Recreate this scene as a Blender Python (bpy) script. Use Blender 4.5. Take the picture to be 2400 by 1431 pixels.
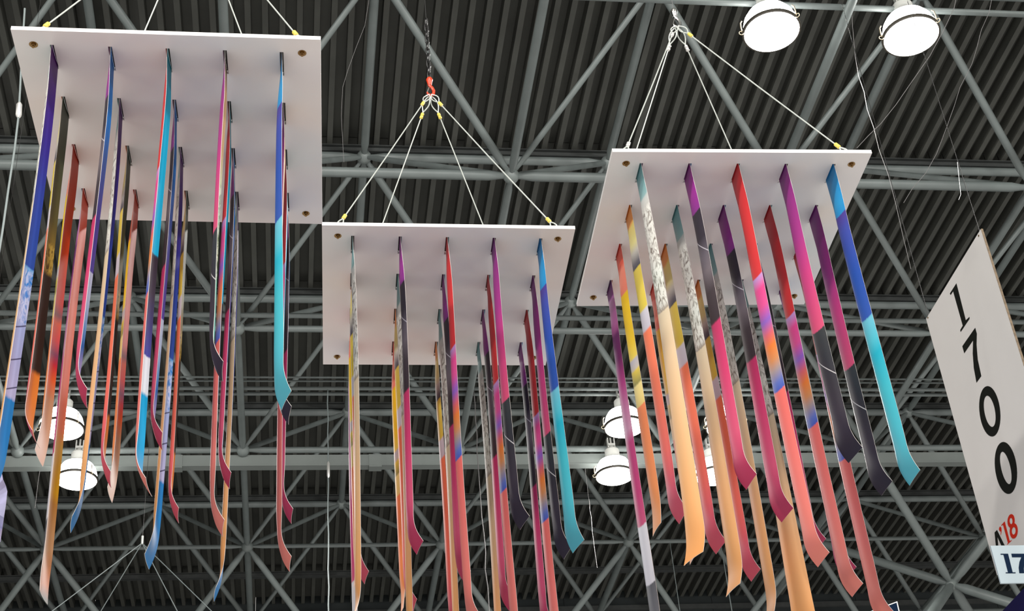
import bpy, math, random
from mathutils import Vector, Matrix
random.seed(7)
for o in list(bpy.data.objects): bpy.data.objects.remove(o)
SC = bpy.context.scene
COL = SC.collection

# ---------------------------------------------------------------- camera
CAMZ = 1.6                       # eye height
F = 3545.63                      # focal length in pixels of a 2400 x 1431 frame
RIGHT = Vector((0.98982642, -0.12206398, -0.07310292))
UP = Vector((-0.00994844, -0.57191424, 0.82025309))
FWD = Vector((0.14193196, 0.81118092, 0.56731018))
cd = bpy.data.cameras.new('camera')
cd.sensor_width = 36.0; cd.sensor_fit = 'HORIZONTAL'; cd.lens = F / 2400 * 36
cd.clip_end = 300
cam = bpy.data.objects.new('camera', cd); COL.objects.link(cam)
cam.matrix_world = Matrix(((RIGHT.x, UP.x, -FWD.x, 0), (RIGHT.y, UP.y, -FWD.y, 0),
                           (RIGHT.z, UP.z, -FWD.z, CAMZ), (0, 0, 0, 1)))
SC.camera = cam

# ---------------------------------------------------------------- light: the hall's soft bounce, lamps come with their fixtures
w = bpy.data.worlds.new('hall_light'); SC.world = w; w.use_nodes = True
bg = w.node_tree.nodes['Background']
bg.inputs[0].default_value = (1.0, 0.950, 0.905, 1); bg.inputs[1].default_value = 0.72
LAMP_EMIT = 14.0
LAMP_WATTS = 700.0
SC.view_settings.view_transform = 'Standard'; SC.view_settings.look = 'None'
SC.view_settings.exposure = 0.0; SC.view_settings.gamma = 1.0
SC.view_settings.use_curve_mapping = False

# ---------------------------------------------------------------- helpers
def lin(c):
    c = c / 255.0
    return c / 12.92 if c <= 0.04045 else ((c + 0.055) / 1.055) ** 2.4
def rgb(c, k=1.0):
    return tuple(min(0.92, lin(x) * k) for x in c) + (1.0,)
def at(px, py, Y):               # point on the sight line of a pixel at depth Y (metres ahead)
    d = RIGHT * ((px - 1200) / F) - UP * ((py - 715.5) / F) + FWD
    return Vector((0, 0, CAMZ)) + d * (Y / d.y)
def atx(px, py, X):
    d = RIGHT * ((px - 1200) / F) - UP * ((py - 715.5) / F) + FWD
    return Vector((0, 0, CAMZ)) + d * (X / d.x)
def pix(P):
    q = Vector(P) - Vector((0, 0, CAMZ)); z = q.dot(FWD)
    if z < 0.1: return None
    return (1200 + F * q.dot(RIGHT) / z, 715.5 - F * q.dot(UP) / z)
def seen(*pts, m=260):
    """does the segment / polygon come near the view"""
    n = 0
    xs, ys = [], []
    for P in pts:
        q = pix(P)
        if q is None: continue
        xs.append(q[0]); ys.append(q[1])
    if not xs: return False
    return max(xs) > -m and min(xs) < 2400 + m and max(ys) > -m and min(ys) < 1431 + m

def mat(name, col, rough=0.5, metal=0.0, noise=0.0, scale=8.0, spec=0.5):
    m = bpy.data.materials.new(name); m.use_nodes = True
    nt = m.node_tree; b = nt.nodes['Principled BSDF']
    b.inputs['Roughness'].default_value = rough; b.inputs['Metallic'].default_value = metal
    b.inputs['Specular IOR Level'].default_value = spec
    b.inputs['Base Color'].default_value = col
    if noise:
        tc = nt.nodes.new('ShaderNodeTexCoord'); n = nt.nodes.new('ShaderNodeTexNoise')
        n.inputs['Scale'].default_value = scale; n.inputs['Detail'].default_value = 4
        r = nt.nodes.new('ShaderNodeMapRange')
        r.inputs['To Min'].default_value = 1 - noise; r.inputs['To Max'].default_value = 1 + noise
        r.inputs['From Min'].default_value = 0.3; r.inputs['From Max'].default_value = 0.7
        mx = nt.nodes.new('ShaderNodeMix'); mx.data_type = 'RGBA'; mx.blend_type = 'MULTIPLY'
        mx.inputs[0].default_value = 1.0; mx.inputs[6].default_value = col
        nt.links.new(tc.outputs['Object'], n.inputs['Vector'])
        nt.links.new(n.outputs['Fac'], r.inputs['Value'])
        nt.links.new(r.outputs[0], mx.inputs[7]); nt.links.new(mx.outputs[2], b.inputs['Base Color'])
    return m
def emat(name, col, strength):
    m = bpy.data.materials.new(name); m.use_nodes = True
    b = m.node_tree.nodes['Principled BSDF']
    b.inputs['Base Color'].default_value = (0.8, 0.8, 0.8, 1)
    b.inputs['Emission Color'].default_value = col; b.inputs['Emission Strength'].default_value = strength
    return m

M = dict(
    tube=mat('painted_steel_tube', (0.150, 0.176, 0.172, 1), 0.45, noise=0.12, scale=3),
    node=mat('painted_steel_node', (0.168, 0.196, 0.190, 1), 0.42, noise=0.1, scale=6),
    deck=mat('painted_roof_deck', (0.066, 0.069, 0.060, 1), 0.65, noise=0.16, scale=2),
    purlin=mat('shade_darkened_purlin', (0.045, 0.050, 0.049, 1), 0.6, noise=0.15),  # darker than the tubes: shadow under the deck put into the colour
    wall=mat('dark_wall_panel', (0.016, 0.022, 0.023, 1), 0.7, noise=0.2, scale=1),
    board=mat('white_board_paint', (0.86, 0.835, 0.815, 1), 0.45, noise=0.012, scale=3),
    brass=mat('brass', (0.30, 0.19, 0.08, 1), 0.3, 1.0),
    steel=mat('galvanised_wire', (0.62, 0.66, 0.62, 1), 0.35, 0.3),
    greywire=mat('grey_steel_cable', (0.22, 0.26, 0.26, 1), 0.45, 0.3),
    oldwire=mat('thin_tie_wire', (0.14, 0.135, 0.135, 1), 0.6, 0.0),
    ferrule=mat('yellow_crimp_sleeve', rgb((236, 214, 96)), 0.4),
    ferrule2=mat('aluminium_crimp_sleeve', (0.75, 0.75, 0.72, 1), 0.35, 0.6),
    red=mat('red_hook_paint', rgb((214, 62, 28)), 0.35),
    chrome=mat('chrome', (0.8, 0.8, 0.8, 1), 0.15, 1.0),
    chain=mat('blackened_chain', (0.03, 0.03, 0.03, 1), 0.4, 0.6),
    edge=mat('ribbon_cut_edge', (0.72, 0.68, 0.64, 1), 0.5),
    rod=mat('dark_rod', (0.02, 0.018, 0.016, 1), 0.6),
    sign=mat('white_sign_face', (0.64, 0.62, 0.60, 1), 0.6, noise=0.01),
    signedge=mat('sign_core_edge', (0.17, 0.125, 0.08, 1), 0.8, noise=0.3, scale=60),
    signblue=mat('pale_blue_sign_face', (0.42, 0.50, 0.54, 1), 0.7),
    black=mat('black_print', (0.006, 0.007, 0.005, 1), 0.85, spec=0.12),
    redprint=mat('red_print', rgb((200, 40, 15)), 0.8, spec=0.12),
    navy=mat('navy_print', rgb((8, 30, 55)), 0.8, spec=0.12),
    navypanel=mat('navy_sign_face', rgb((12, 6, 56)), 0.8, spec=0.1),
    lilac=mat('lilac_paper', rgb((168, 168, 205)), 0.6, noise=0.15, scale=20),
    white=mat('white_trim', (0.85, 0.86, 0.86, 1), 0.4),
    housing=mat('lamp_housing_enamel', (0.55, 0.56, 0.53, 1), 0.4),
    ring=mat('lamp_ring_dark', (0.045, 0.04, 0.03, 1), 0.45, 0.3),
    clip=mat('lamp_clip_wire', (0.7, 0.6, 0.42, 1), 0.3, 0.7),
    raceway=mat('raceway_enamel', (0.19, 0.215, 0.205, 1), 0.45, noise=0.08, scale=2),
    lens=emat('lamp_lens', (1.0, 0.97, 0.93, 1), LAMP_EMIT),
)

class MB:
    def __init__(s): s.v = []; s.f = []; s.m = []; s.uv = []
    def quad(s, a, b, c, d, m=0):
        i = len(s.v); s.v += [tuple(a), tuple(b), tuple(c), tuple(d)]; s.f.append((i, i+1, i+2, i+3)); s.m.append(m)
    def box(s, x0, x1, y0, y1, z0, z1, m=0):
        i = len(s.v)
        s.v += [(x0,y0,z0),(x1,y0,z0),(x1,y1,z0),(x0,y1,z0),(x0,y0,z1),(x1,y0,z1),(x1,y1,z1),(x0,y1,z1)]
        for q in ((0,3,2,1),(4,5,6,7),(0,1,5,4),(1,2,6,5),(2,3,7,6),(3,0,4,7)):
            s.f.append(tuple(i+k for k in q)); s.m.append(m)
    def lathe(s, prof, n=24, m=0, c=(0,0,0)):
        """profile of (r, z) pairs turned round z"""
        rows = []
        for r, z in prof:
            if r < 1e-6:
                rows.append([len(s.v)]); s.v.append((c[0], c[1], c[2]+z))
            else:
                rows.append(list(range(len(s.v), len(s.v)+n)))
                for k in range(n):
                    a = 2*math.pi*k/n; s.v.append((c[0]+r*math.cos(a), c[1]+r*math.sin(a), c[2]+z))
        for A, B in zip(rows, rows[1:]):
            for k in range(n):
                k2 = (k+1) % n
                if len(A) == 1: f = (A[0], B[k2], B[k])
                elif len(B) == 1: f = (A[k], A[k2], B[0])
                else: f = (A[k], A[k2], B[k2], B[k])
                s.f.append(f); s.m.append(m)
    def tube(s, pts, r, n=6, m=0, cap=True):
        pts = [Vector(p) for p in pts]
        rings = []; up = Vector((0.3, 0.2, 0.93)).normalized(); prev = None
        for i, p in enumerate(pts):
            t = (pts[min(i+1, len(pts)-1)] - pts[max(i-1, 0)]).normalized()
            if prev is None:
                a = t.cross(up)
                if a.length < 1e-3: a = t.cross(Vector((1, 0, 0)))
                a.normalize()
            else:
                a = (prev - t * prev.dot(t)).normalized()
            prev = a; b = t.cross(a)
            rings.append(list(range(len(s.v), len(s.v)+n)))
            rr = r[i] if isinstance(r, (list, tuple)) else r
            for k in range(n):
                an = 2*math.pi*k/n; s.v.append(tuple(p + (a*math.cos(an) + b*math.sin(an))*rr))
        for A, B in zip(rings, rings[1:]):
            for k in range(n):
                s.f.append((A[k], A[(k+1) % n], B[(k+1) % n], B[k])); s.m.append(m)
        if cap:
            s.f.append(tuple(reversed(rings[0]))); s.m.append(m); s.f.append(tuple(rings[-1])); s.m.append(m)
    def torus(s, R, r, n=24, k=6, m=0, c=Vector((0,0,0)), ax=Vector((1,0,0)), ay=Vector((0,1,0))):
        pts = [Vector(c) + ax*(R*math.cos(2*math.pi*i/n)) + ay*(R*math.sin(2*math.pi*i/n)) for i in range(n+1)]
        s.tube(pts, r, k, m, cap=False)
    def prism(s, poly, u, v, o, d, m=0):
        """flat outline (u, v pairs) on a plane, thickened by vector d"""
        n = len(poly); i = len(s.v)
        P = [Vector(o) + u*a + v*b for a, b in poly]
        s.v += [tuple(p) for p in P] + [tuple(p + d) for p in P]
        s.f.append(tuple(range(i, i+n))); s.m.append(m); s.f.append(tuple(range(i+2*n-1, i+n-1, -1))); s.m.append(m)
        for k in range(n):
            k2 = (k+1) % n; s.f.append((i+k2, i+k, i+n+k, i+n+k2)); s.m.append(m)
    def mesh(s, name, mats, smooth=False, auto=None):
        me = bpy.data.meshes.new(name); me.from_pydata(s.v, [], s.f)
        for m in (mats if isinstance(mats, (list, tuple)) else [mats]): me.materials.append(m)
        for p, mi in zip(me.polygons, s.m): p.material_index = mi; p.use_smooth = smooth
        me.update()
        if smooth and auto:
            try: me.set_sharp_from_angle(angle=math.radians(auto))
            except Exception: pass
        return me
    def build(s, name, mats, parent=None, smooth=False, auto=40):
        return link(name, s.mesh(name, mats, smooth, auto), parent)

def link(name, data, parent=None, mw=None):
    o = bpy.data.objects.new(name, data); COL.objects.link(o)
    if parent is not None: o.parent = parent
    if mw is not None: o.matrix_local = mw
    return o
def tag(o, label, cat, group=None, kind=None):
    if label: o['label'] = label
    if cat: o['category'] = cat
    if group: o['group'] = group
    if kind: o['kind'] = kind
    return o
def empty(name, loc, rz=0.0):
    o = link(name, None); o.location = loc; o.rotation_euler = (0, 0, rz); o.empty_display_size = 0.1
    return o
def align(a, b):
    """matrix that carries the unit z axis from a towards b"""
    a = Vector(a); b = Vector(b); z = (b - a).normalized()
    q = z.to_track_quat('Z', 'Y')
    return Matrix.Translation(a) @ q.to_matrix().to_4x4()

# ================================================================ the roof
S = 3.05                                   # module of the space frame
GX, GY, GH = -0.23081 * S, 4.17616 * S, 3.49276 * S + CAMZ
def G(i, j, k=0.0): return Vector((GX + i*S, GY + j*S, GH + k*S))
DECK = 0.552                               # underside of ribs above the bottom chord, in modules
WALLROW = 4.97

# ---- deck sheets
RIBP = S / 16; RIBD = 0.15
def deck_mesh(nrib, ly, name):
    b = MB(); 
    w = RIBP; prof = []
    for k in range(nrib):
        x = k*w
        prof += [(x, RIBD), (x + w*0.60, RIBD), (x + w*0.63, 0.0), (x + w*0.97, 0.0)]
    prof.append((nrib*w, RIBD))
    n = len(prof)
    for (x, z) in prof: b.v.append((x, 0, z)); b.v.append((x, ly, z))
    for k in range(n-1):
        b.f.append((2*k, 2*k+1, 2*k+3, 2*k+2)); b.m.append(0)
    t = 0.012                              # back of the sheet
    i = len(b.v)
    b.v += [(0, 0, RIBD+t), (nrib*w, 0, RIBD+t), (nrib*w, ly, RIBD+t), (0, ly, RIBD+t)]
    b.f.append((i, i+1, i+2, i+3)); b.m.append(0)
    return b.mesh(name, M['deck'])
zdeck = GH + DECK*S
sheet = deck_mesh(8, S - 0.012, 'deck_sheet')
sheet_last = deck_mesh(8, (WALLROW - 4.5)*S, 'deck_sheet_short')
I0, I1, J0, J1 = -9, 12, -9, 5
ceil_far = MB()
ceiling = empty('ceiling', (GX, GY, zdeck)); tag(ceiling, None, None, kind='structure')
nsheet = 0
for j in range(J0, J1):
    for h2 in range(2*I0, 2*I1):
        x = GX + h2*S/2; y = GY + (j + 0.5)*S
        ly = S if j < 4 else (WALLROW - 4.5)*S
        c = [(x, y, zdeck), (x + S/2, y, zdeck), (x, y + ly, zdeck), (x + S/2, y + ly, zdeck)]
        if seen(*c, m=150):
            o = link('deck_sheet', sheet if j < 4 else sheet_last, ceiling)
            o.location = (x - GX, y - GY, 0); nsheet += 1
        else:
            ceil_far.box(x, x + S/2, y, y + ly, zdeck + RIBD, zdeck + RIBD + 0.012)
cf = ceil_far.build('outer_deck', M['deck'], ceiling); cf['kind'] = 'stuff'
cf.location = (-GX, -GY, -zdeck)

# ---- back wall under the end of the deck: separate panels
wall = empty('wall_back', (GX, GY + WALLROW*S, 0)); tag(wall, None, None, kind='structure')
pm = MB(); pm.box(0.004, S - 0.004, 0.0, 0.12, 0.0, zdeck + RIBD)
pme = pm.mesh('wall_panel', M['wall'])
for i in range(-6, 9):
    o = link('wall_panel', pme, wall); o.location = (i*S, 0, 0)
rl = MB(); rl.box(-6*S, 9*S, -0.05, -0.001, GH + 0.46*S, GH + 0.46*S + 0.10)
rl.build('wall_rail', M['purlin'], wall).location = (0, 0, 0)

wl = empty('wall_left_light_block', (GX - 3.1*S, GY, 0)); tag(wl, None, None, kind='structure')  # unseen wall, added to block ambient light and darken the lower left
pm = MB(); pm.box(-0.12, 0.0, 0.004, S - 0.004, 0.0, zdeck + RIBD)
pml = pm.mesh('wall_panel', M['wall'])
for j in range(-3, 5):
    o = link('wall_panel', pml, wl); o.location = (0, WALLROW*S - (j + 4)*S, 0)

# ---- space frame
frame = empty('space_frame', (GX, GY, GH))
tag(frame, 'grey-green tubular steel space frame under the corrugated roof deck', 'roof truss')
def strut_mesh(name, L, r, nr=0.085):
    b = MB()
    b.lathe([(r*0.62, nr*0.8), (r*0.66, nr+0.03), (r, nr+0.16), (r, L-nr-0.16), (r*0.66, L-nr-0.03), (r*0.62, L-nr*0.8)], 14)
    return b.mesh(name, M['tube'], True, 50)
DL = math.sqrt(0.75)*S
SM = {}
def strut(name, a, b, r):
    A, B = G(*a), G(*b); L = (B - A).length
    key = (round(L, 3), r)
    if key not in SM: SM[key] = strut_mesh('strut', L, r)
    o = link(name, SM[key], frame); o.matrix_local = Matrix.Translation(-Vector((GX, GY, GH))) @ align(A, B)
    return o
nb = MB(); nb.lathe([(0, -0.092), (0.04, -0.083), (0.07, -0.06), (0.088, -0.025), (0.092, 0), (0.088, 0.025), (0.07, 0.06), (0.04, 0.083), (0, 0.092)], 18)
nodeme = nb.mesh('node_ball', M['node'], True)
nb2 = MB(); nb2.lathe([(0, -0.03), (0.022, -0.028), (0.03, 0), (0.022, 0.02), (0, 0.03)], 8)
def node(name, p):
    o = link(name, nodeme, frame); o.location = G(*p) - Vector((GX, GY, GH)); return o
cnt = {}
def add(name, a, b, r):
    if not seen(G(*a), G(*b), m=120): return
    cnt[name] = cnt.get(name, 0) + 1
    strut(name, a, b, r)
def rr(i, j, k): return random.Random(i*911 + j*131 + k*17).random()
for i in range(-6, 10):
    for j in range(-3, 6):
        if j <= 4:
            rx = 0.056 if j == 0 else (0.042 if j == 1 else (0.045 if j == 2 else 0.034))
            if j <= 4: add('bottom_chord', (i, j, 0), (i+1, j, 0), rx)
            if j < 4: add('bottom_chord', (i, j, 0), (i, j+1, 0), 0.047 if j < 3 else 0.052)
            if seen(G(i, j, 0), m=60): node('node_ball', (i, j, 0))
            for (di, dj) in ((-.5, -.5), (.5, -.5), (-.5, .5), (.5, .5)):
                r = 0.046 if (di*dj > 0) == (dj < 0) else 0.034
                if dj > 0: r = 0.036
                if j == 4 and dj > 0: continue
                add('diagonal', (i, j, 0), (i+di, j+dj, .5), r)
        if j <= 3:
            add('top_chord', (i-.5, j+.5, .5), (i+.5, j+.5, .5), 0.055)
        if j <= 2:
            add('top_chord', (i+.5, j+.5, .5), (i+.5, j+1.5, .5), 0.05)
        if j <= 3 and seen(G(i+.5, j+.5, .5), m=40): node('top_node', (i+.5, j+.5, .5))
# deeper truss hanging below the bottom layer
low = [(i+.5, 3.5) for i in range(-3, 6)] + [(3.5, 2.5)]
for (a, b) in low:
    for (di, dj) in ((-.5, -.5), (.5, -.5), (-.5, .5), (.5, .5)):
        add('lower_diagonal', (a+di, b+dj, 0), (a, b, -.5), 0.066 if b < 3 else 0.052)
node('lower_node', (3.5, 2.5, -.5))
for q in ((3, 2), (4, 2), (3, 3), (4, 3)):
    add('lower_diagonal', (3.5, 2.5, -.5), (q[0], q[1], -1.0), 0.075)
# purlins between top chords and deck
pb = MB()
z0 = 0.5*S + 0.056; z1 = DECK*S
pb.box(0, S, -0.05, 0.05, z0, z0 + 0.012); pb.box(0, S, -0.006, 0.006, z0 + 0.012, z1 - 0.012); pb.box(0, S, -0.05, 0.05, z1 - 0.012, z1)
pme = pb.mesh('purlin', M['purlin'])
for i in range(-6, 9):
    for j in range(-3, 5):
        if seen(G(i, j+.5, .55), G(i+1, j+.5, .55), m=120):
            o = link('purlin', pme, frame); o.location = (i*S, (j+.5)*S, 0)

# ---- services hung in the frame
def x_pipe(name, row, k, r, label, cat, i0=-6, i1=8, m='tube', group=None):
    b = MB(); b.tube([G(i0, row, k), G(i1, row, k)], r, 12)
    o = b.build(name, M[m], None, True, 50); tag(o, label, cat, group); return o
x_pipe('service_pipe', 0.945, 0.028, 0.034, 'thin grey service pipe running beside the second chord from the top', 'pipe')
x_pipe('lamp_rail', 1.50, 0.0245, 0.026, 'upper of two grey lamp rails above the raceway beam', 'rail', group='lamp rails')
x_pipe('lamp_rail', 1.545, 0.0245, 0.026, 'lower of two grey lamp rails above the raceway beam', 'rail', group='lamp rails')
x_pipe('lamp_rail', -0.86, 0.026, 0.032, 'grey lamp rail along the top right corner', 'rail', group='lamp rails')
x_pipe('conduit', 1.53, 0.1, 0.014, 'thin upper conduit running above the two lamp rails', 'conduit', group='conduits')
x_pipe('conduit', 1.56, 0.1, 0.014, 'thin lower conduit running above the two lamp rails', 'conduit', group='conduits')
race = empty('cable_raceway', G(0, 2, 0)); tag(race, 'long grey box raceway under the third chord carrying the lower lamps', 'raceway')
def gx_of(px, row, k):                     # column where a pixel column meets a row
    d = at(px, 1068, GY + row*S); return (d.x - GX)/S
b = MB(); b.box(-6*S, 8*S, 0.05, 0.17, -0.228, -0.050); b.build('trough', M['raceway'], race)
b = MB(); b.box(-6*S, 8*S, 0.035, 0.049, -0.228, -0.215); b.build('lip', M['raceway'], race)
for px in (412, 880, 1632, -120, 2130):
    c = gx_of(px, 2, 0)*S
    b = MB(); b.box(c-0.09, c+0.09, 0.04, 0.18, -0.248, -0.049); b.build('joint_cover', M['raceway'], race)

# ---- high-bay lamps
def lamp_meshes():
    d = {}
    b = MB(); b.lathe([(0.155, 0.235), (0.205, 0.215), (0.245, 0.15), (0.268, 0.07), (0.275, 0.012)], 40); d['refractor'] = (b.mesh('refractor', M['lens'], True), None)
    b = MB(); b.lathe([(0.272, -0.010), (0.266, -0.022), (0.24, -0.038), (0.17, -0.052), (0.08, -0.058), (0, -0.060)], 40); d['lens'] = (b.mesh('lens', M['lens'], True), None)
    b = MB(); b.lathe([(0.270, 0.016), (0.287, 0.014), (0.290, 0.0), (0.287, -0.014), (0.266, -0.016)], 40); d['ring'] = (b.mesh('ring', M['ring'], True, 40), None)
    b = MB(); b.lathe([(0.156, 0.236), (0.15, 0.25), (0.11, 0.265), (0.105, 0.29), (0.105, 0.40), (0.085, 0.425), (0.03, 0.43), (0.03, 0.47), (0, 0.47)], 28); d['housing'] = (b.mesh('housing', M['housing'], True, 35), None)
    b = MB(); b.tube([(-0.287, 0, 0), (-0.292, 0, 0.06), (-0.288, 0, 0.12), (-0.27, 0, 0.15)], 0.007, 6); b.torus(0.022, 0.005, 12, 5, 0, Vector((-0.30, 0, -0.01)), Vector((1,0,0)), Vector((0,0,1))); d['clip'] = (b.mesh('clip', M['clip'], True), None)
    b = MB(); b.box(-0.05, 0.05, -0.05, 0.05, 0.465, 0.50); b.box(-0.055, -0.04, -0.03, 0.03, 0.40, 0.60); b.box(0.04, 0.055, -0.03, 0.03, 0.40, 0.60); d['bracket'] = (b.mesh('bracket', M['housing']), None)
    return d
LM = lamp_meshes()
def lamp(col, row, k, rail, label, rz=0.0, light=True, sc=1.0):
    P = G(col, row, k); t = empty('high_bay_lamp', P, rz); tag(t, label, 'lamp', 'high-bay lamps')
    part = {}
    for n in ('refractor', 'lens', 'ring', 'housing'): part[n] = link(n, LM[n][0], t)
    link('clip', LM['clip'][0], part['ring']); o2 = link('clip', LM['clip'][0], part['ring']); o2.rotation_euler = (0, 0, 2.4)
    link('bracket', LM['bracket'][0], part['housing'])
    st = MB(); st.tube([(0, 0, 0.49), (0, 0, max(0.5, (rail - k)*S))], 0.014, 8); st.build('stem', M['housing'], part['housing'], True)
    if light:
        l = bpy.data.lights.new('lamp_glow', 'SPOT'); l.energy = LAMP_WATTS; l.shadow_soft_size = 0.22
        l.spot_size = math.radians(165); l.spot_blend = 0.6
        l.color = (1.0, 0.965, 0.92)
        lo = bpy.data.objects.new('lamp_glow', l); COL.objects.link(lo); lo.parent = t; lo.location = (0, 0, -0.2)
    return t
lamp(1.728, -0.86, -0.094, 0.02, 'left of the two large lit lamps at the top right', -0.12)
lamp(2.196, -0.86, -0.092, 0.02, 'right of the two large lit lamps at the top right', -0.12)
lamp(-0.736, 1.52, -0.165, 0.02, 'lit lamp under the left board, above the raceway beam')
lamp(-0.722, 1.95, -0.175, 0.03, 'lit lamp under the left board, hanging below the raceway beam')
lamp(1.685, 1.52, -0.160, 0.02, 'lit lamp under the right board, above the raceway, behind purple ribbon')
lamp(2.150, 1.52, -0.160, 0.02, 'lit lamp behind the crimson ribbon under the right board')
lamp(1.717, 1.95, -0.170, 0.03, 'lit lamp below the raceway beam, right of the cyan ribbon')
lamp(2.197, 1.95, -0.175, 0.03, 'lit lamp below the raceway, mostly hidden by peach and red ribbons')
# lamps of the next rows, behind and beside the viewer
for q, (c, r) in enumerate([(-2.7, -4.2), (0.2, -4.2), (3.1, -4.2), (-2.7, -6.6), (0.2, -6.6), (3.1, -6.6)]):
    l = bpy.data.lights.new('hall_lamp', 'POINT'); l.energy = LAMP_WATTS*2.6; l.shadow_soft_size = 0.28
    l.color = (1.0, 0.965, 0.92)
    lo = bpy.data.objects.new('hall_lamp', l); COL.objects.link(lo); lo.location = G(c, r, -0.2)

# ================================================================ hanging boards
BW, BD, BT = 1.22, 1.2395, 0.019
BOARDS = [(-0.5020, 5.0872, 4.4421, -0.0251, -0.0224, 0.0173),
          (0.7479, 6.3410, 4.4614, -0.0246, -0.0161, 0.0072),
          (2.0431, 5.7083, 4.4325, -0.0278, 0.0016, 0.0097)]
BNAME = ['left', 'middle', 'right']
U0, DU, V0, DV, SL = -0.3794*BW, 0.1872*BW, -0.4358*BD, 0.2494*BD, 0.1137*BD
SW = 0.0155                                # slot width
def bmat(b):
    x, y, z, yaw, tx, ty = b
    c, s = math.cos(yaw), math.sin(yaw)
    X = Vector((c, s, tx)).normalized(); Y = Vector((-s, c, ty)); Y = (Y - X*Y.dot(X)).normalized(); Z = X.cross(Y)
    return Matrix(((X.x, Y.x, Z.x, x), (X.y, Y.y, Z.y, y), (X.z, Y.z, Z.z, z + CAMZ), (0, 0, 0, 1)))
def panel_mesh():
    b = MB()
    xs = [-BW/2]; ys = [-BD/2]
    for c in range(5): xs += [U0 + DU*c - SW/2, U0 + DU*c + SW/2]
    for r in range(4): ys += [V0 + DV*r, V0 + DV*r + SL]
    xs.append(BW/2); ys.append(BD/2)
    hole = lambda i, j: i % 2 == 1 and j % 2 == 1
    for i in range(len(xs)-1):
        for j in range(len(ys)-1):
            x0, x1, y0, y1 = xs[i], xs[i+1], ys[j], ys[j+1]
            if hole(i, j):
                b.quad((x0,y0,0),(x0,y1,0),(x0,y1,BT),(x0,y0,BT)); b.quad((x1,y1,0),(x1,y0,0),(x1,y0,BT),(x1,y1,BT))
                b.quad((x1,y0,0),(x0,y0,0),(x0,y0,BT),(x1,y0,BT)); b.quad((x0,y1,0),(x1,y1,0),(x1,y1,BT),(x0,y1,BT))
            else:
                b.quad((x0,y0,0),(x0,y1,0),(x1,y1,0),(x1,y0,0)); b.quad((x0,y0,BT),(x1,y0,BT),(x1,y1,BT),(x0,y1,BT))
    X, Y = BW/2, BD/2
    b.quad((-X,-Y,0),(X,-Y,0),(X,-Y,BT),(-X,-Y,BT)); b.quad((X,-Y,0),(X,Y,0),(X,Y,BT),(X,-Y,BT))
    b.quad((X,Y,0),(-X,Y,0),(-X,Y,BT),(X,Y,BT)); b.quad((-X,Y,0),(-X,-Y,0),(-X,-Y,BT),(-X,Y,BT))
    return b.mesh('panel', M['board'])
PANEL = panel_mesh()
b = MB()      # eye bolt: brass nut and washer under the board, eye on top
b.lathe([(0.0, -0.016), (0.0055, -0.016), (0.0055, -0.010), (0.010, -0.0095), (0.010, -0.002), (0.0175, -0.002), (0.0175, 0.0)], 16)
NUT = b.mesh('bolt_nut', M['brass'], True, 30)
b = MB(); b.tube([(0, 0, BT-0.002), (0, 0, BT+0.016)], 0.004, 8); b.torus(0.014, 0.0035, 16, 6, 0, Vector((0, 0, BT+0.030)), Vector((1,0,0)), Vector((0,0,1)))
EYE = b.mesh('bolt_eye', M['chrome'], True)
BU, BV = 0.438*BW, 0.435*BD
HB = 1.44
def curve_loop(a, dirv, side, L, wd, n=10):
    """two strands of an eye between a (far end) and a + dirv*L (the crimp)"""
    A = []; B = []
    for k in range(n+1):
        t = k/n; off = wd*math.sin(math.pi*t)**0.8 if 0 < t < 1 else 0
        off = wd*math.sin(math.pi*min(1, t*1.15 + 0.0))*(1 - 0.2*t) if t < 0.87 else 0
        A.append(a + dirv*(L*t) + side*off); B.append(a + dirv*(L*t) - side*off)
    return A, B
def sling(P, A, label, fm, group, r=0.0034, eyes=(0.085, 0.12), w=(0.014, 0.02)):
    """wire sling from eye bolt P up to hook A"""
    P, A = Vector(P), Vector(A)
    t = empty('wire_sling', P); tag(t, label, 'wire sling', group)
    d = (A - P).normalized(); side = d.cross(Vector((0.25, 1, 0.1))).normalized()
    L = (A - P).length; mb = MB(); Z = Vector((0, 0, 0))
    l1, l2 = curve_loop(Z, d, side, eyes[0], w[0]); mb.tube(l1, r, 6); mb.tube(l2, r, 6)
    l1, l2 = curve_loop(d*L, -d, side, eyes[1], w[1]); mb.tube(l1, r, 6); mb.tube(l2, r, 6)
    mb.tube([d*(eyes[0]-0.005), d*(L*0.5) - Vector((0, 0, 0.004)), d*(L-eyes[1]+0.005)], r, 7)
    mb.build('rope', M['steel'], t, True)
    for s0, s1 in ((eyes[0]-0.012, eyes[0]+0.026), (L-eyes[1]-0.026, L-eyes[1]+0.012)):
        f = MB(); q = (s1 - s0)
        f.tube([d*s0, d*(s0+q*0.1), d*(s0+q*0.42), d*(s0+q*0.5), d*(s0+q*0.58), d*(s0+q*0.9), d*s1], [0.006, 0.0095, 0.0095, 0.0075, 0.0095, 0.0095, 0.006], 10)
        f.build('crimp_sleeve', M[fm], t, True, 50)
    return t
corner = [('front left', -BU, -BV), ('front right', BU, -BV), ('rear left', -BU, BV), ('rear right', BU, BV)]
BM = []
APEX = []
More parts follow.
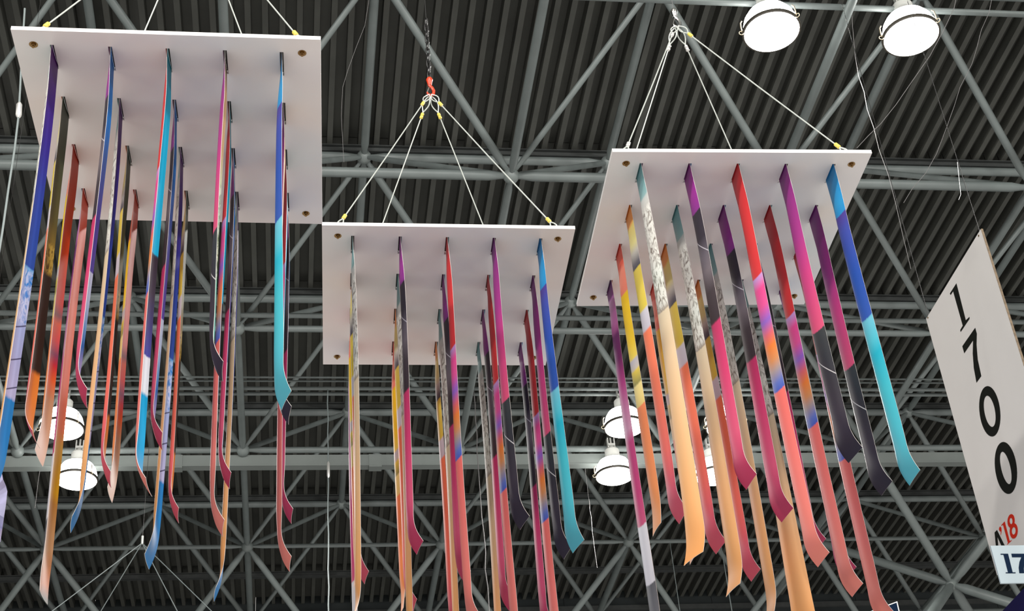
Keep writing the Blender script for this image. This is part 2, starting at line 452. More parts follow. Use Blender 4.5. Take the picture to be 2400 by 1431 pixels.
for k, bd in enumerate(BOARDS):
    mw = bmat(bd); BM.append(mw)
    t = empty('slotted_board', mw.translation); t.rotation_euler = mw.to_euler()
    tag(t, {'left': 'large white slotted board at upper left, corner bolts in brass',
            'middle': 'white slotted board in the middle, hanging lowest, below red hook',
            'right': 'white slotted board on the right, hanging below chrome shackle'}[BNAME[k]], 'hanging board', 'white slotted boards')
    link('panel', PANEL, t)
    for (nm, u, v) in corner:
        o = link('bolt_nut', NUT, t); o.location = (u, v, 0)
        o = link('bolt_eye', EYE, t); o.location = (u, v, 0)
    A = Vector((bd[0], bd[1], bd[2] + CAMZ + HB)); APEX.append(A)
    for (nm, u, v) in corner:
        P = mw @ Vector((u, v, BT + 0.040))
        fm = 'ferrule' if k < 2 or nm == 'front right' else 'ferrule2'
        q = A + (P - A).normalized()*0.02
        sling(P, q, 'wire sling at the %s corner of the %s board' % (nm, BNAME[k]), fm, 'wire slings of the boards')

# hooks, chains and drop wires above the boards
def hook(A, m, label, name='hoist_hook'):
    t = empty(name, A); tag(t, label, 'hook')
    b = MB(); b.tube([(0, 0, 0.10), (0, 0, 0.055), (0.013, 0, 0.04), (0.021, 0, 0.018), (0.019, 0, -0.006), (0.004, 0, -0.02), (-0.012, 0, -0.012), (-0.017, 0, 0.006)], [0.010, 0.010, 0.009, 0.009, 0.009, 0.009, 0.007, 0.004], 8)
    b.build('hook_body', M[m], t, True)
    b = MB(); b.lathe([(0, 0.115), (0.014, 0.113), (0.02, 0.1), (0.016, 0.085), (0.011, 0.06), (0, 0.055)], 14); b.build('swivel', M[m], t, True)
    b = MB(); b.tube([(-0.017, 0, 0.006), (-0.004, 0, 0.045)], 0.003, 6); b.build('latch', M['chrome'], t, True)
    return t
hook(APEX[0], 'chrome', 'hook above the left board, joining its slings')
hook(APEX[1], 'red', 'red hook above the middle board, joining its four slings')
hook(APEX[2], 'chrome', 'shiny chrome shackle above the right board, joining its four slings')
def chain(P, n, label):
    t = empty('hoist_chain', P); tag(t, label, 'chain')
    lk = MB()
    pts = [Vector((0.011*math.cos(a), 0, 0.02*math.sin(a) + (0.012 if math.sin(a) > 0 else -0.012))) for a in [2*math.pi*i/14 for i in range(15)]]
    lk.tube(pts, 0.0045, 6, cap=False); me = lk.mesh('chain_link', M['chain'], True)
    for i in range(n):
        o = link('chain_link', me, t); o.location = (0, 0, 0.03 + i*0.048); o.rotation_euler = (0, 0, math.pi/2*(i % 2) + 0.4)
    return t
chain(APEX[1] + Vector((0, 0, 0.10)), 10, 'short dark chain above the red hook of the middle board')
TOPZ = GH + 0.5*S
def drop(A, z0, r, m, label, cat='cable', name='drop_wire'):
    b = MB(); b.tube([(0, 0, 0), (0, 0, TOPZ - A.z - z0)], r, 6)
    o = b.build(name, M[m], None, True); o.location = (A.x, A.y, A.z + z0); tag(o, label, cat, 'drop wires above the boards'); return o
drop(APEX[0], 0.11, 0.002, 'chain', 'thin dark drop wire above the left board')
drop(APEX[1], 0.60, 0.002, 'chain', 'thin dark drop wire above the chain of the middle board')
drop(APEX[2], 0.11, 0.0013, 'oldwire', 'thin drop wire above the chrome shackle of the right board')

# ================================================================ ribbons
RW = 0.134
LEN = {-3: 1.96, -2: 1.52, -1: 1.62, 0: 1.955, 1: 1.625, 2: 1.975, 3: 1.51, 4: 1.62}
BEND = {-3: 4, -2: -8, -1: 33, 0: -20, 1: 35, 2: 34, 3: 34, 4: 26}
LEFT = {
 0: ([(0,(90,150,155)),(.10,(125,172,175)),(.16,(150,190,190)),(.17,(208,212,208)),(.24,(215,210,202)),(.5,(200,188,178)),(.60,(188,205,188)),(.70,(175,170,148)),(.79,(160,145,130)),(.79,(226,208,176)),(1.0,(236,204,164)),(1.3,(243,196,145)),(1.6,(245,184,124)),(1.955,(244,168,98))], (.22,.79,(92,76,66),(250,246,238))),
 1: ([(0,(122,28,118)),(.15,(160,45,150)),(.25,(142,52,142)),(.25,(50,44,54)),(.40,(55,49,58)),(.5,(108,100,108)),(.58,(122,112,116)),(.69,(72,62,64)),(.85,(62,50,52)),(.85,(206,58,106)),(1.1,(224,68,116)),(1.4,(226,92,124)),(1.625,(202,56,96))], None, [(.42,-.15,(205,200,205))]),
 2: ([(0,(200,40,45)),(.3,(220,54,54)),(.61,(226,60,60)),(.61,(205,165,226)),(.68,(246,80,152)),(.77,(242,92,158)),(.85,(152,106,206)),(.92,(236,108,116)),(.98,(250,136,56)),(1.05,(226,150,92)),(1.10,(176,156,152)),(1.16,(100,120,196)),(1.2,(70,95,190)),(1.2,(246,116,106)),(1.6,(240,126,116)),(1.975,(238,136,122))], None),
 3: ([(0,(128,35,124)),(.39,(176,55,136)),(.6,(216,65,130)),(.9,(228,84,122)),(.9,(60,60,60)),(1.05,(53,52,57)),(1.3,(60,54,64)),(1.51,(36,30,46))], None, [(1.07,-.15,(215,210,210))]),  # last stop darker: shade of the bent tail put into the colour
 4: ([(0,(20,128,194)),(.2,(36,150,210)),(.26,(30,140,206)),(.26,(76,56,146)),(.35,(60,76,170)),(.6,(30,80,176)),(.84,(46,86,176)),(.84,(112,196,220)),(.95,(86,196,216)),(1.02,(30,180,206)),(1.2,(70,190,206)),(1.62,(86,180,196))], None),
 -1: ([(0,(224,130,46)),(.08,(240,156,72)),(.1,(240,216,122)),(.2,(236,224,150)),(.25,(206,200,190)),(.31,(112,108,116)),(.34,(80,80,90)),(.34,(236,210,92)),(.57,(230,206,82)),(.58,(216,212,222)),(.68,(206,200,212)),(.69,(250,130,92)),(1.0,(254,130,100)),(1.3,(250,120,110)),(1.5,(226,96,120)),(1.62,(216,86,106))], None),
 -2: ([(0,(220,74,55)),(.1,(234,94,70)),(.13,(252,146,122)),(.27,(250,140,116)),(.27,(252,206,32)),(.55,(246,206,52)),(.64,(236,210,92)),(.65,(190,186,196)),(.7,(200,190,180)),(.71,(226,200,82)),(.78,(150,142,82)),(.79,(236,216,142)),(.9,(236,206,126)),(.9,(246,140,92)),(1.2,(250,150,96)),(1.52,(246,160,96))], None),
 -3: ([(0,(92,25,98)),(.07,(130,50,130)),(.1,(176,112,166)),(.25,(206,116,186)),(.28,(190,96,166)),(.31,(120,46,116)),(.45,(132,46,116)),(.6,(186,70,140)),(.77,(200,132,170)),(.85,(206,150,180)),(.92,(192,70,126)),(1.2,(206,70,126)),(1.36,(210,92,130)),(1.36,(226,222,228)),(1.65,(216,212,218)),(1.65,(96,96,100)),(1.96,(120,118,122))], None),
}
RIGHTF = {
 0: ([(0,(80,20,105)),(.25,(60,20,130)),(.5,(50,40,146)),(.7,(42,66,166)),(1.04,(36,80,170)),(1.04,(90,170,226)),(1.12,(22,136,210)),(1.2,(172,192,230)),(1.3,(160,180,226)),(1.445,(166,176,218)),(1.6,(182,184,222)),(1.61,(16,126,196)),(1.955,(20,130,200))], (1.05,1.30,(16,120,205),(200,212,240)), [(1.32,-.09,(50,52,90)),(1.46,-.09,(50,52,90)),(1.58,-.09,(50,52,90))]),
 1: ([(0,(16,110,186)),(.3,(22,116,196)),(.5,(62,96,160)),(.8,(80,70,150)),(1.05,(90,80,170)),(1.05,(202,216,240)),(1.18,(190,210,240)),(1.3,(112,170,226)),(1.38,(42,116,196)),(1.45,(160,160,220)),(1.625,(182,172,216))], None),
 2: ([(0,(0,128,144)),(.25,(0,150,180)),(.4,(0,176,216)),(.97,(0,176,220)),(.97,(45,38,48)),(1.15,(70,60,76)),(1.3,(76,70,130)),(1.42,(76,76,166)),(1.42,(236,236,246)),(1.58,(230,236,246)),(1.58,(0,166,220)),(1.8,(32,166,220)),(1.975,(142,186,226))], None),
 3: ([(0,(70,40,40)),(.1,(216,172,122)),(.45,(226,190,142)),(.6,(236,236,192)),(.8,(120,200,152)),(.95,(240,230,182)),(1.1,(132,210,190)),(1.3,(142,210,200)),(1.51,(60,50,70))], (.62,1.08,(60,70,50),(250,246,225))),
 4: ([(0,(30,60,82)),(.2,(236,226,226)),(.45,(202,122,142)),(.6,(240,240,246)),(.9,(30,120,190)),(1.62,(152,200,230))], None),
 -1: ([(0,(60,70,58)),(.3,(76,82,55)),(.57,(106,98,50)),(.76,(136,106,32)),(.82,(92,60,16)),(.86,(36,18,8)),(1.3,(30,15,8)),(1.32,(226,130,46)),(1.62,(236,150,82))], (.70,.86,(60,40,8),(190,160,70))),
 -2: ([(0,(170,50,28)),(.3,(196,65,26)),(.56,(218,66,16)),(.78,(210,46,46)),(.84,(130,62,82)),(.88,(230,80,36)),(.96,(226,36,46)),(1.03,(130,40,96)),(1.08,(202,40,62)),(1.15,(226,100,46)),(1.25,(192,152,116)),(1.52,(236,200,170))], None),
 -3: ([(0,(190,70,50)),(.1,(226,90,60)),(.24,(236,96,66)),(.96,(228,96,56)),(1.2,(216,110,62)),(1.28,(190,150,26)),(1.5,(196,150,22)),(1.55,(170,120,52)),(1.75,(190,150,110)),(1.9,(200,110,50)),(1.96,(82,76,76))], None),
}
GAIN = 0.94
def ribbon_mat(name, spec, L, skew, bow):
    stops, crinkle = spec[0], spec[1]; lines = spec[2] if len(spec) > 2 else []
    m = bpy.data.materials.new(name); m.use_nodes = True
    nt = m.node_tree; N = nt.nodes; K = nt.links; bs = N['Principled BSDF']
    bs.inputs['Roughness'].default_value = 0.52; bs.inputs['Specular IOR Level'].default_value = 0.4
    uv = N.new('ShaderNodeUVMap'); uv.uv_map = 'print'
    sp = N.new('ShaderNodeSeparateXYZ'); K.new(uv.outputs[0], sp.inputs[0])
    def math_(op, a, b=None):
        n = N.new('ShaderNodeMath'); n.operation = op
        for i, x in enumerate((a, b)):
            if x is None: continue
            if isinstance(x, (int, float)): n.inputs[i].default_value = x
            else: K.new(x, n.inputs[i])
        return n.outputs[0]
    u, v = sp.outputs[0], sp.outputs[1]
    nz = N.new('ShaderNodeTexNoise'); nz.inputs['Scale'].default_value = 9; nz.inputs['Detail'].default_value = 2
    mp = N.new('ShaderNodeMapping'); mp.inputs['Scale'].default_value = (2.2, 0.45, 1); K.new(uv.outputs[0], mp.inputs[0]); K.new(mp.outputs[0], nz.inputs['Vector'])
    t = math_('ADD', v, math_('MULTIPLY', u, skew))
    t = math_('ADD', t, math_('MULTIPLY', math_('MULTIPLY', u, u), bow))
    t = math_('ADD', t, math_('MULTIPLY', math_('SUBTRACT', nz.outputs['Fac'], 0.5), 0.012))
    t = math_('DIVIDE', t, L)
    def ramp(sts):
        r = N.new('ShaderNodeValToRGB'); e = r.color_ramp.elements
        r.color_ramp.interpolation = 'LINEAR'; last = -1
        pts = []
        for p, c in sts:
            p = p/L
            if p <= last: p = last + 0.0012
            last = p; pts.append((min(1, p), c))
        e[0].position, e[0].color = pts[0]; e[1].position, e[1].color = pts[-1]
        for p, c in pts[1:-1]:
            x = e.new(p); x.color = c
        return r
    r = ramp([(p, rgb(c, GAIN)) for p, c in stops]); K.new(t, r.inputs[0]); out = r.outputs[0]
    if crinkle:
        a, b, dk, lt = crinkle
        m1 = ramp([(0, (0,0,0,1)), (max(0.001, a-.01), (0,0,0,1)), (a+.02, (1,1,1,1)), (b-.03, (1,1,1,1)), (b, (0,0,0,1)), (L, (0,0,0,1))]); K.new(t, m1.inputs[0])
        mp2 = N.new('ShaderNodeMapping'); mp2.inputs['Scale'].default_value = (0.30, 1.0, 1); mp2.inputs['Rotation'].default_value = (0, 0, 0.5); K.new(uv.outputs[0], mp2.inputs[0])
        n2 = N.new('ShaderNodeTexNoise'); n2.inputs['Scale'].default_value = 15; n2.inputs['Detail'].default_value = 6; n2.inputs['Distortion'].default_value = 2.6
        K.new(mp2.outputs[0], n2.inputs['Vector'])
        rc = N.new('ShaderNodeValToRGB'); rc.color_ramp.elements[0].position = 0.36; rc.color_ramp.elements[0].color = rgb(dk); rc.color_ramp.elements[1].position = 0.56; rc.color_ramp.elements[1].color = rgb(lt)
        K.new(n2.outputs['Fac'], rc.inputs[0])
        mx = N.new('ShaderNodeMix'); mx.data_type = 'RGBA'
        K.new(math_('MULTIPLY', m1.outputs[0], 0.72), mx.inputs[0]); K.new(out, mx.inputs[6]); K.new(rc.outputs[0], mx.inputs[7]); out = mx.outputs[2]
    for (vc, sl, c) in lines:
        d = math_('ABSOLUTE', math_('SUBTRACT', math_('ADD', v, math_('MULTIPLY', u, -sl)), vc + 0.0))
        k = math_('LESS_THAN', d, 0.0032)
        mx = N.new('ShaderNodeMix'); mx.data_type = 'RGBA'; K.new(math_('MULTIPLY', k, 0.85), mx.inputs[0]); K.new(out, mx.inputs[6]); mx.inputs[7].default_value = rgb(c); out = mx.outputs[2]
    K.new(out, bs.inputs['Base Color'])
    return m
def smooth(t): t = max(0, min(1, t)); return t*t*(3 - 2*t)
PRINT = {}
def prints(idx):
    if idx not in PRINT:
        nm = {-3:'m3',-2:'m2',-1:'m1'}.get(idx, str(idx)); L = LEN[idx]
        PRINT[idx] = (ribbon_mat('ribbon_print_a_'+nm, LEFT[idx], L, 0.05, 0.10), ribbon_mat('ribbon_print_b_'+nm, RIGHTF[idx], L, 0.05, -0.05))
    return PRINT[idx]
def ribbon_mesh(idx, twist=0.0):
    L = LEN[idx]; beta = math.radians(BEND[idx]); tail = 0.15
    amax = 0.54; nu = 8; th = 0.0007
    ss = [-0.03, 0.0, 0.03, 0.06, 0.10, 0.14, 0.18, 0.24, 0.30]
    s = 0.30
    while s < L - tail - 0.12: s += 0.09; ss.append(s)
    ss = [x for x in ss if x < L - tail - 0.1]
    s = L - tail - 0.09
    while s < L - 1e-4: ss.append(s); s += 0.013
    ss.append(L)
    # centre line
    cl = []; x = z = 0.0; prev = ss[0]; z = 0.03
    def phi(s):
        t = (s - (L - tail))/tail
        return 0 if t <= 0 else beta*smooth(t*0.95)
    b = MB(); rows_l, rows_r = [], []
    uvs = {}
    for s in ss:
        n = 6; ds = (s - prev)/n
        for q in range(n):
            p = phi(prev + ds*(q+.5)); x += math.sin(p)*ds; z -= math.cos(p)*ds
        prev = s
        p = phi(s)
        a = amax*smooth((s + 0.05)/0.30) if s > 0 else 0.03
        a = a*(1 - 0.85*smooth((s - (L - 0.24))/0.23)) + 0.02
        R = RW/(2*a)
        ROT = Matrix.Rotation(math.radians(twist)*max(0.0, s - 0.05)/(L - 0.05), 3, 'Z')
        Nl = Vector((-math.cos(p), 0, -math.sin(p)))          # towards the left side
        drift = 0.006*math.sin(s*2.1 + idx)*smooth(s/0.4)
        rl, rr_ = [], []
        for k in range(nu+1):
            u = k/nu - 0.5; t = 2*a*u
            P = Vector((x + drift, 0, z)) + Vector((0, R*math.sin(t), 0)) - Nl*(R*(1 - math.cos(t)) - 0.6*R*(1 - math.cos(a)))
            nrm = Nl*math.cos(t) + Vector((0, math.sin(t), 0))
            P = ROT @ P; nrm = ROT @ nrm
            rl.append(len(b.v)); b.v.append(tuple(P + nrm*th)); uvs[len(b.v)-1] = (u, max(0, s))
            rr_.append(len(b.v)); b.v.append(tuple(P - nrm*th)); uvs[len(b.v)-1] = (u, max(0, s))
        rows_l.append(rl); rows_r.append(rr_)
    for A, B in zip(rows_l, rows_l[1:]):
        for k in range(nu): b.f.append((A[k], A[k+1], B[k+1], B[k])); b.m.append(0)
    for A, B in zip(rows_r, rows_r[1:]):
        for k in range(nu): b.f.append((A[k+1], A[k], B[k], B[k+1])); b.m.append(1)
    for i in range(len(ss)-1):
        b.f.append((rows_l[i][0], rows_l[i+1][0], rows_r[i+1][0], rows_r[i][0])); b.m.append(2)
        b.f.append((rows_l[i+1][nu], rows_l[i][nu], rows_r[i][nu], rows_r[i+1][nu])); b.m.append(2)
    for k in range(nu):
        b.f.append((rows_l[-1][k], rows_l[-1][k+1], rows_r[-1][k+1], rows_r[-1][k])); b.m.append(2)
        b.f.append((rows_l[0][k+1], rows_l[0][k], rows_r[0][k], rows_r[0][k+1])); b.m.append(2)
    ml, mr = prints(idx)
    me = b.mesh('ribbon', [ml, mr, M['edge']], True)
    lay = me.uv_layers.new(name='print')
    for lp in me.loops: lay.data[lp.index].uv = uvs[lp.vertex_index]
    try: me.set_sharp_from_angle(angle=math.radians(60))
    except Exception: pass
    return me
RMESH = {}
TURN = [[[1, 6, -1, 4, 15], [0, 9, 4, 5, 6], [-1, 5, 0, 5, 4], [-1, 0, 4, 6, 4]],
        [[8, 9, 8, 11, 13], [6, 6, 6, 8, 9], [6, 5, 6, 8, 8], [5, 5, 6, 7, 7]],
        [[24, 6, 4, 10, 1], [5, 13, 8, 4, 3], [5, 8, 3, 5, 4], [7, 5, 6, 38, 5]]]
rb = MB(); rb.tube([(0, -SL*0.62, BT + 0.011), (0, SL*0.62, BT + 0.011)], 0.0105, 8); RODM = rb.mesh('hanger_rod', M['rod'], True)
COLS = ['leftmost', 'second from left', 'middle one', 'second from right', 'rightmost']
ROWS = ['top', 'second', 'third', 'bottom']
CNAME_R = {0: 'purple and sky-blue', 1: 'blue and pale lilac', 2: 'teal, cyan and black', 3: 'pink and mint', 4: 'pale cyan', -1: 'olive and black', -2: 'orange-red', -3: 'coral and mustard'}
CNAME_L = {0: 'teal and peach', 1: 'purple, charcoal and pink', 2: 'red, orange and coral', 3: 'magenta and black', 4: 'blue and cyan', -1: 'yellow and orange', -2: 'red, yellow and orange', -3: 'purple, pink and white'}
TWIST = [[-.05, .02, -.04, .0, .02], [-.05, .02, .01, .01, .0], [-.05, .01, -.02, .01, .0], [-.05, -.02, .01, .01, .0]]
for k, bd in enumerate(BOARDS):
    for r in range(4):
        for c in range(5):
            idx = c - r
            P = BM[k] @ Vector((U0 + DU*c, V0 + DV*r + SL/2, 0))
            key = (idx, TURN[k][r][c])
            if key not in RMESH: RMESH[key] = ribbon_mesh(*key)
            o = link('printed_ribbon', RMESH[key]); o.location = P
            rn = random.Random(k*100 + r*10 + c)
            tw = rn.uniform(-0.02, 0.02)
            if k == 0: tw = TWIST[r][c]
            o.rotation_euler = (0, 0, bd[3] + tw)
            nm = (CNAME_R if k == 0 else CNAME_L)[idx]
            tag(o, '%s ribbon, %s in %s slot row of %s board' % (nm, COLS[c], ROWS[r], BNAME[k]), 'ribbon', 'printed ribbons of the %s board' % BNAME[k])
            link('hanger_rod', RODM, o)
# ================================================================ signs
SX = 3.897                                 # the tall booth sign hangs in the plane x = SX, facing left
def sgn(px, py): return atx(px, py, SX)
ft, nt_, bt = sgn(2170, 742), sgn(2300, 540), sgn(2331, 1353)
zt, zb = (ft.z + nt_.z)/2, bt.z; yf, yn = ft.y + 0.005, nt_.y
t = empty('booth_sign', (SX, (yf + yn)/2, zb)); tag(t, 'tall white booth sign with 1700 running down it, right edge', 'sign')
W2, HS = (yf - yn)/2, zt - zb
b = MB(); b.box(0.0, 0.012, -W2, W2, 0, HS); b.build('sign_panel', M['sign'], t)
b = MB(); b.box(-0.0005, 0.0125, -W2-0.0015, -W2+0.0005, 0, HS); b.build('panel_edge', M['signedge'], t)
def sloc(px, py):                          # (along the sign towards the viewer, up)
    P = sgn(px, py); return (P.y - (yf + yn)/2, P.z - zb)
YA, ZA = Vector((0, 1, 0)), Vector((0, 0, 1))
def glyph(name, polys, m, parent, front=-0.0012):
    b = MB()
    for poly in polys: b.prism(poly, YA, ZA, Vector((front, 0, 0)), Vector((0.0012, 0, 0)))
    return b.build(name, M[m], parent)
def ringglyph(name, cy, cz, a, b_, ai, bi, m, parent, n=40, tilt=0.0, o=None, u=YA, v=ZA, th=Vector((0.0012, 0, 0))):
    mb = MB(); o = o if o is not None else Vector((-0.0012, 0, 0))
    def pt(k, A, B):
        an = 2*math.pi*k/n; return (cy + A*math.cos(an), cz + B*math.sin(an))
    for k in range(n):
        mb.prism([pt(k, a, b_), pt(k+1, a, b_), pt(k+1, ai, bi), pt(k, ai, bi)], u, v, o, th)
    return mb.build(name, M[m], parent)
def crop(pts, s, ox, oy): return [(a/s + ox, b_/s + oy) for a, b_ in pts]
one = crop([(463,468),(526,716),(551,693),(551,706),(492,794),(489,781),(506,752),(441,521),(425,546),(419,537)], 2.8625, 2080, 500)
sev = crop([(589,766),(600,806),(598,880),(606,980),(630,1090),(598,1134),(580,1035),(573,940),(575,850),(516,937),(503,890)], 2.8625, 2080, 500)
glyph('digit_one', [[sloc(*q) for q in one]], 'black', t)
glyph('digit_seven', [[sloc(*q) for q in sev]], 'black', t)
def fit_ellipse(cx, cy, wpx, hpx):
    """half axes on the sign whose picture is wpx x hpx"""
    c = sgn(cx, cy); e = 0.01
    p0 = pix(c); py_ = pix(c + Vector((0, e, 0))); pz_ = pix(c + Vector((0, 0, e)))
    ay = ((py_[0]-p0[0])/e)**2; az = ((pz_[0]-p0[0])/e)**2; by = ((py_[1]-p0[1])/e)**2; bz = ((pz_[1]-p0[1])/e)**2
    X, Yv = (wpx/2)**2, (hpx/2)**2
    det = ay*bz - az*by
    a2 = (X*bz - az*Yv)/det; b2 = (ay*Yv - X*by)/det
    return math.sqrt(max(1e-6, a2)), math.sqrt(max(1e-6, b2))
for (cx, cy, wo, ho, wi, hi) in (((1346)/4.21+2000, 855/4.21+760, 209/4.21, 497/4.21, 118/4.21, 308/4.21), (880/3.172+2080, 367/3.172+980, 166/3.172, 386/3.172, 87/3.172, 241/3.172)):
    A, Bv = fit_ellipse(cx, cy, wo, ho); ai, bi = fit_ellipse(cx, cy, wi, hi)
    cc = sloc(cx, cy); ringglyph('digit_zero', cc[0], cc[1], A, Bv, ai, bi, 'black', t)
s2 = 11.925
la = crop([(678,732),(880,1140),(905,1195),(815,1195),(785,1130),(690,920),(715,1195),(650,1195),(612,800)], s2, 2280, 1180)
glyph('letter_a', [[sloc(*q) for q in la]], 'black', t)
ap = crop([(770,630),(800,670),(806,740),(800,810),(785,875),(780,860),(786,775),(755,765),(735,720),(740,665)], s2, 2280, 1180)
glyph('apostrophe', [[sloc(*q) for q in ap]], 'redprint', t)
o1 = crop([(893,490),(1035,1040),(1090,1015),(1085,1030),(965,1140),(962,1128),(985,1095),(848,585),(805,612),(800,595)], s2, 2280, 1180)
glyph('small_one', [[sloc(*q) for q in o1]], 'redprint', t)
for (cx, cy, wo, ho, wi, hi, nm) in ((1072, 480, 200, 385, 82, 175, 'eight_upper'), (1147, 755, 222, 430, 110, 210, 'eight_lower')):
    A, Bv = fit_ellipse(cx/s2+2280, cy/s2+1180, wo/s2, ho/s2); ai, bi = fit_ellipse(cx/s2+2280, cy/s2+1180, wi/s2, hi/s2)
    cc = sloc(cx/s2+2280, cy/s2+1180); ringglyph(nm, cc[0], cc[1], A, Bv, ai, bi, 'redprint', t, o=Vector((-0.0012 if 'upper' in nm else -0.0016, 0, 0)))
for (px, py) in ((2175, 744), (2294, 552)):
    cc = sloc(px, py); b = MB(); b.lathe([(0, -0.002), (0.006, -0.002), (0.006, 0.0)], 10)
    o = b.build('grommet', M['brass'], t); o.location = (-0.0005, cc[0], cc[1]); o.rotation_euler = (0, math.radians(90), 0)
for (nm, y) in (('rear', W2 - 0.03), ('front', -W2 + 0.03)):
    cb = MB(); cb.tube([(0, 0, 0), (0, 0, TOPZ - zt + 0.02)], 0.0022, 6)
    o = cb.build('sign_wire', M['chain'], None, True); o.location = (SX + 0.006, (yf+yn)/2 + y, zt - 0.02)
    tag(o, 'thin dark wire holding the %s corner of the tall 1700 sign' % nm, 'wire', 'wires of the booth sign')

# lower sign facing the viewer: 17...
Y2 = 6.2
def q2(px, py): return at(px, py, Y2)
a, c_ = q2(2323, 1278), q2(2346, 1366)
t = empty('lower_booth_sign', (c_.x, Y2, c_.z)); tag(t, 'pale blue sign with navy 17 at the right edge, below 1700', 'sign')
hh = a.z - c_.z; ww = 0.62
b = MB(); b.box(0, ww, 0, 0.01, 0, hh); b.build('sign_panel', M['signblue'], t)
def l2(px, py): P = q2(px, py); return (P.x - c_.x, P.z - c_.z)
XA = Vector((1, 0, 0))
def glyph2(name, pts):
    b = MB(); b.prism([l2(*p) for p in pts], XA, ZA, Vector((0, -0.0015, 0)), Vector((0, 0.0015, 0))); return b.build(name, M['navy'], t)
s3 = 8.37
d1 = crop([(545,310),(690,310),(780,675),(838,675),(838,692),(645,692),(645,675),(690,675),(600,328),(545,328)], s3, 2280, 1260)
d7 = crop([(755,310),(1040,310),(1040,340),(1012,480),(1000,600),(1005,690),(912,690),(900,580),(915,470),(950,378),(770,378)], s3, 2280, 1260)
glyph2('digit_one', d1); glyph2('digit_seven', d7)
b = MB(); b.tube([(0, 0, 0), (0, 0, c_.z + 0.1)], 0.02, 10); o = b.build('sign_post', M['housing'], None, True); o.location = (c_.x + 0.5, Y2 + 0.032, 0)
tag(o, 'grey post carrying the pale blue 17 sign from below', 'post', 'sign posts')
# navy sign below, cut by the frame
X3 = 3.05
p1, p2 = atx(2400, 1384, X3), atx(2343, 1431, X3)
t = MB(); t.box(0, 0.012, -0.45, 0.45, -0.9, 0)
o = t.build('navy_sign', M['navypanel'], None); o.location = (X3, (p1.y + p2.y)/2, (p1.z + p2.z)/2)
tag(o, 'dark navy sign panel in the bottom right corner', 'sign')
b = MB(); b.tube([(0, 0, 0), (0, 0, o.location.z - 0.2)], 0.02, 10); o2 = b.build('sign_post', M['housing'], None, True); o2.location = (X3 + 0.034, (p1.y + p2.y)/2, 0)
tag(o2, 'grey post carrying the navy corner sign from below', 'post', 'sign posts')
# dark sign with white border at the bottom, behind the coral ribbon
Y4 = 9.0
tl, tr, rbm = at(2040, 1433, Y4), at(2102, 1410, Y4), at(2109, 1440, Y4)
t = empty('bordered_sign', tr); tag(t, 'dark navy sign corner with thin white border at the bottom edge', 'sign')
ux = (tr - tl).normalized(); dz = Vector((0, 0, -1)); wS = 0.55; hS = 0.5
b = MB(); b.prism([(-wS, 0), (0, 0), (0, hS), (-wS, hS)], ux, dz, Vector((0, 0, 0)), Vector((0, 0.012, 0))); b.build('sign_panel', M['navy'], t)
b = MB()
b.prism([(-wS, -0.003), (0.003, -0.003), (0.003, 0.003), (-wS, 0.003)], ux, dz, Vector((0, -0.003, 0)), Vector((0, 0.017, 0)))
b.prism([(-0.004, 0.003), (0.003, 0.003), (0.003, hS), (-0.004, hS)], ux, dz, Vector((0, -0.003, 0)), Vector((0, 0.017, 0)))
b.build('border', M['white'], t)
b = MB(); b.tube([(0, 0, 0), (0, 0, tr.z - 0.2)], 0.02, 10); o2 = b.build('sign_post', M['housing'], None, True); o2.location = tr + ux*(-0.27) + Vector((0, 0.035, -tr.z - (ux*(-0.27)).z))
tag(o2, 'grey post carrying the white-bordered navy sign from below', 'post', 'sign posts')

# ================================================================ loose cables and wires
def wire(name, pts, r, m, label, cat='wire', n=6):
    P0 = pts[0]; b = MB(); b.tube([p - P0 for p in pts], r, n)
    o = b.build(name, M[m], None, True); o.location = P0; return tag(o, label, cat)
def hang(px, py, row, k, py1, r, m, label, wob=0.0, crimp=None):
    """a cable hung plumb from the frame: it leaves the grid row (height k) at pixel (px, py) and ends below py1"""
    Y = GY + row*S; A = at(px, py, Y); ztop = GH + k*S
    def at_py(y):
        lo, hi = -3.0, 9.0
        for _ in range(40):
            mid = (lo+hi)/2
            if pix(A - Vector((0, 0, mid)))[1] < y: lo = mid
            else: hi = mid
        return A.z - lo
    z1 = at_py(py1); n = 14; pts = []
    rn = random.Random(int(px))
    for q in range(n+1):
        z = ztop + (z1 - ztop)*q/n
        pts.append(Vector((A.x + (rn.uniform(-wob, wob) if q else 0), A.y, z)))
    t = empty('hanging_cable', pts[0]); tag(t, label, 'cable', 'cables hanging from the roof')
    b = MB(); b.tube([p - pts[0] for p in pts], r, 6); b.build('cable', M[m], t, True)
    if crimp:
        zc = at_py(crimp) - pts[0].z; b = MB()
        b.tube([(0, 0, zc+0.12), (0, 0, zc+0.09), (0, 0, zc-0.09), (0, 0, zc-0.12)], [r, r*2.4, r*2.4, r], 8); b.build('crimp_sleeve', M['ferrule2'], t, True)
hang(769, 1000, 1.50, 0.0245, 1460, 0.008, 'greywire', 'grey cable with crimp hanging between the left and middle boards', 0.008, 1100)
hang(1116, 1000, 1.50, 0.0245, 1460, 0.006, 'oldwire', 'grey cable hanging behind the middle board, between coral and cream ribbons', 0.012)
hang(1378, 1150, 2.05, -0.077, 1330, 0.0028, 'oldwire', 'thin cable hanging just right of the wide cyan ribbon', 0.006)
hang(1573, 1290, 3.0, 0.0, 1460, 0.006, 'greywire', 'thin cable hanging below the orange ribbon tip')
hang(1692, 1290, 3.0, 0.0, 1460, 0.009, 'greywire', 'bright cable hanging between peach ribbons under the right board')
Yl = 6.5
lc = [at(50, 150, Yl), at(47, 210, Yl), at(43, 275, Yl), at(34, 350, Yl), at(20, 440, Yl), at(5, 545, Yl), at(-14, 660, Yl)]
t = empty('guy_cable', lc[0]); tag(t, 'pale cable with crimp slanting past the left edge beside the left board', 'cable')
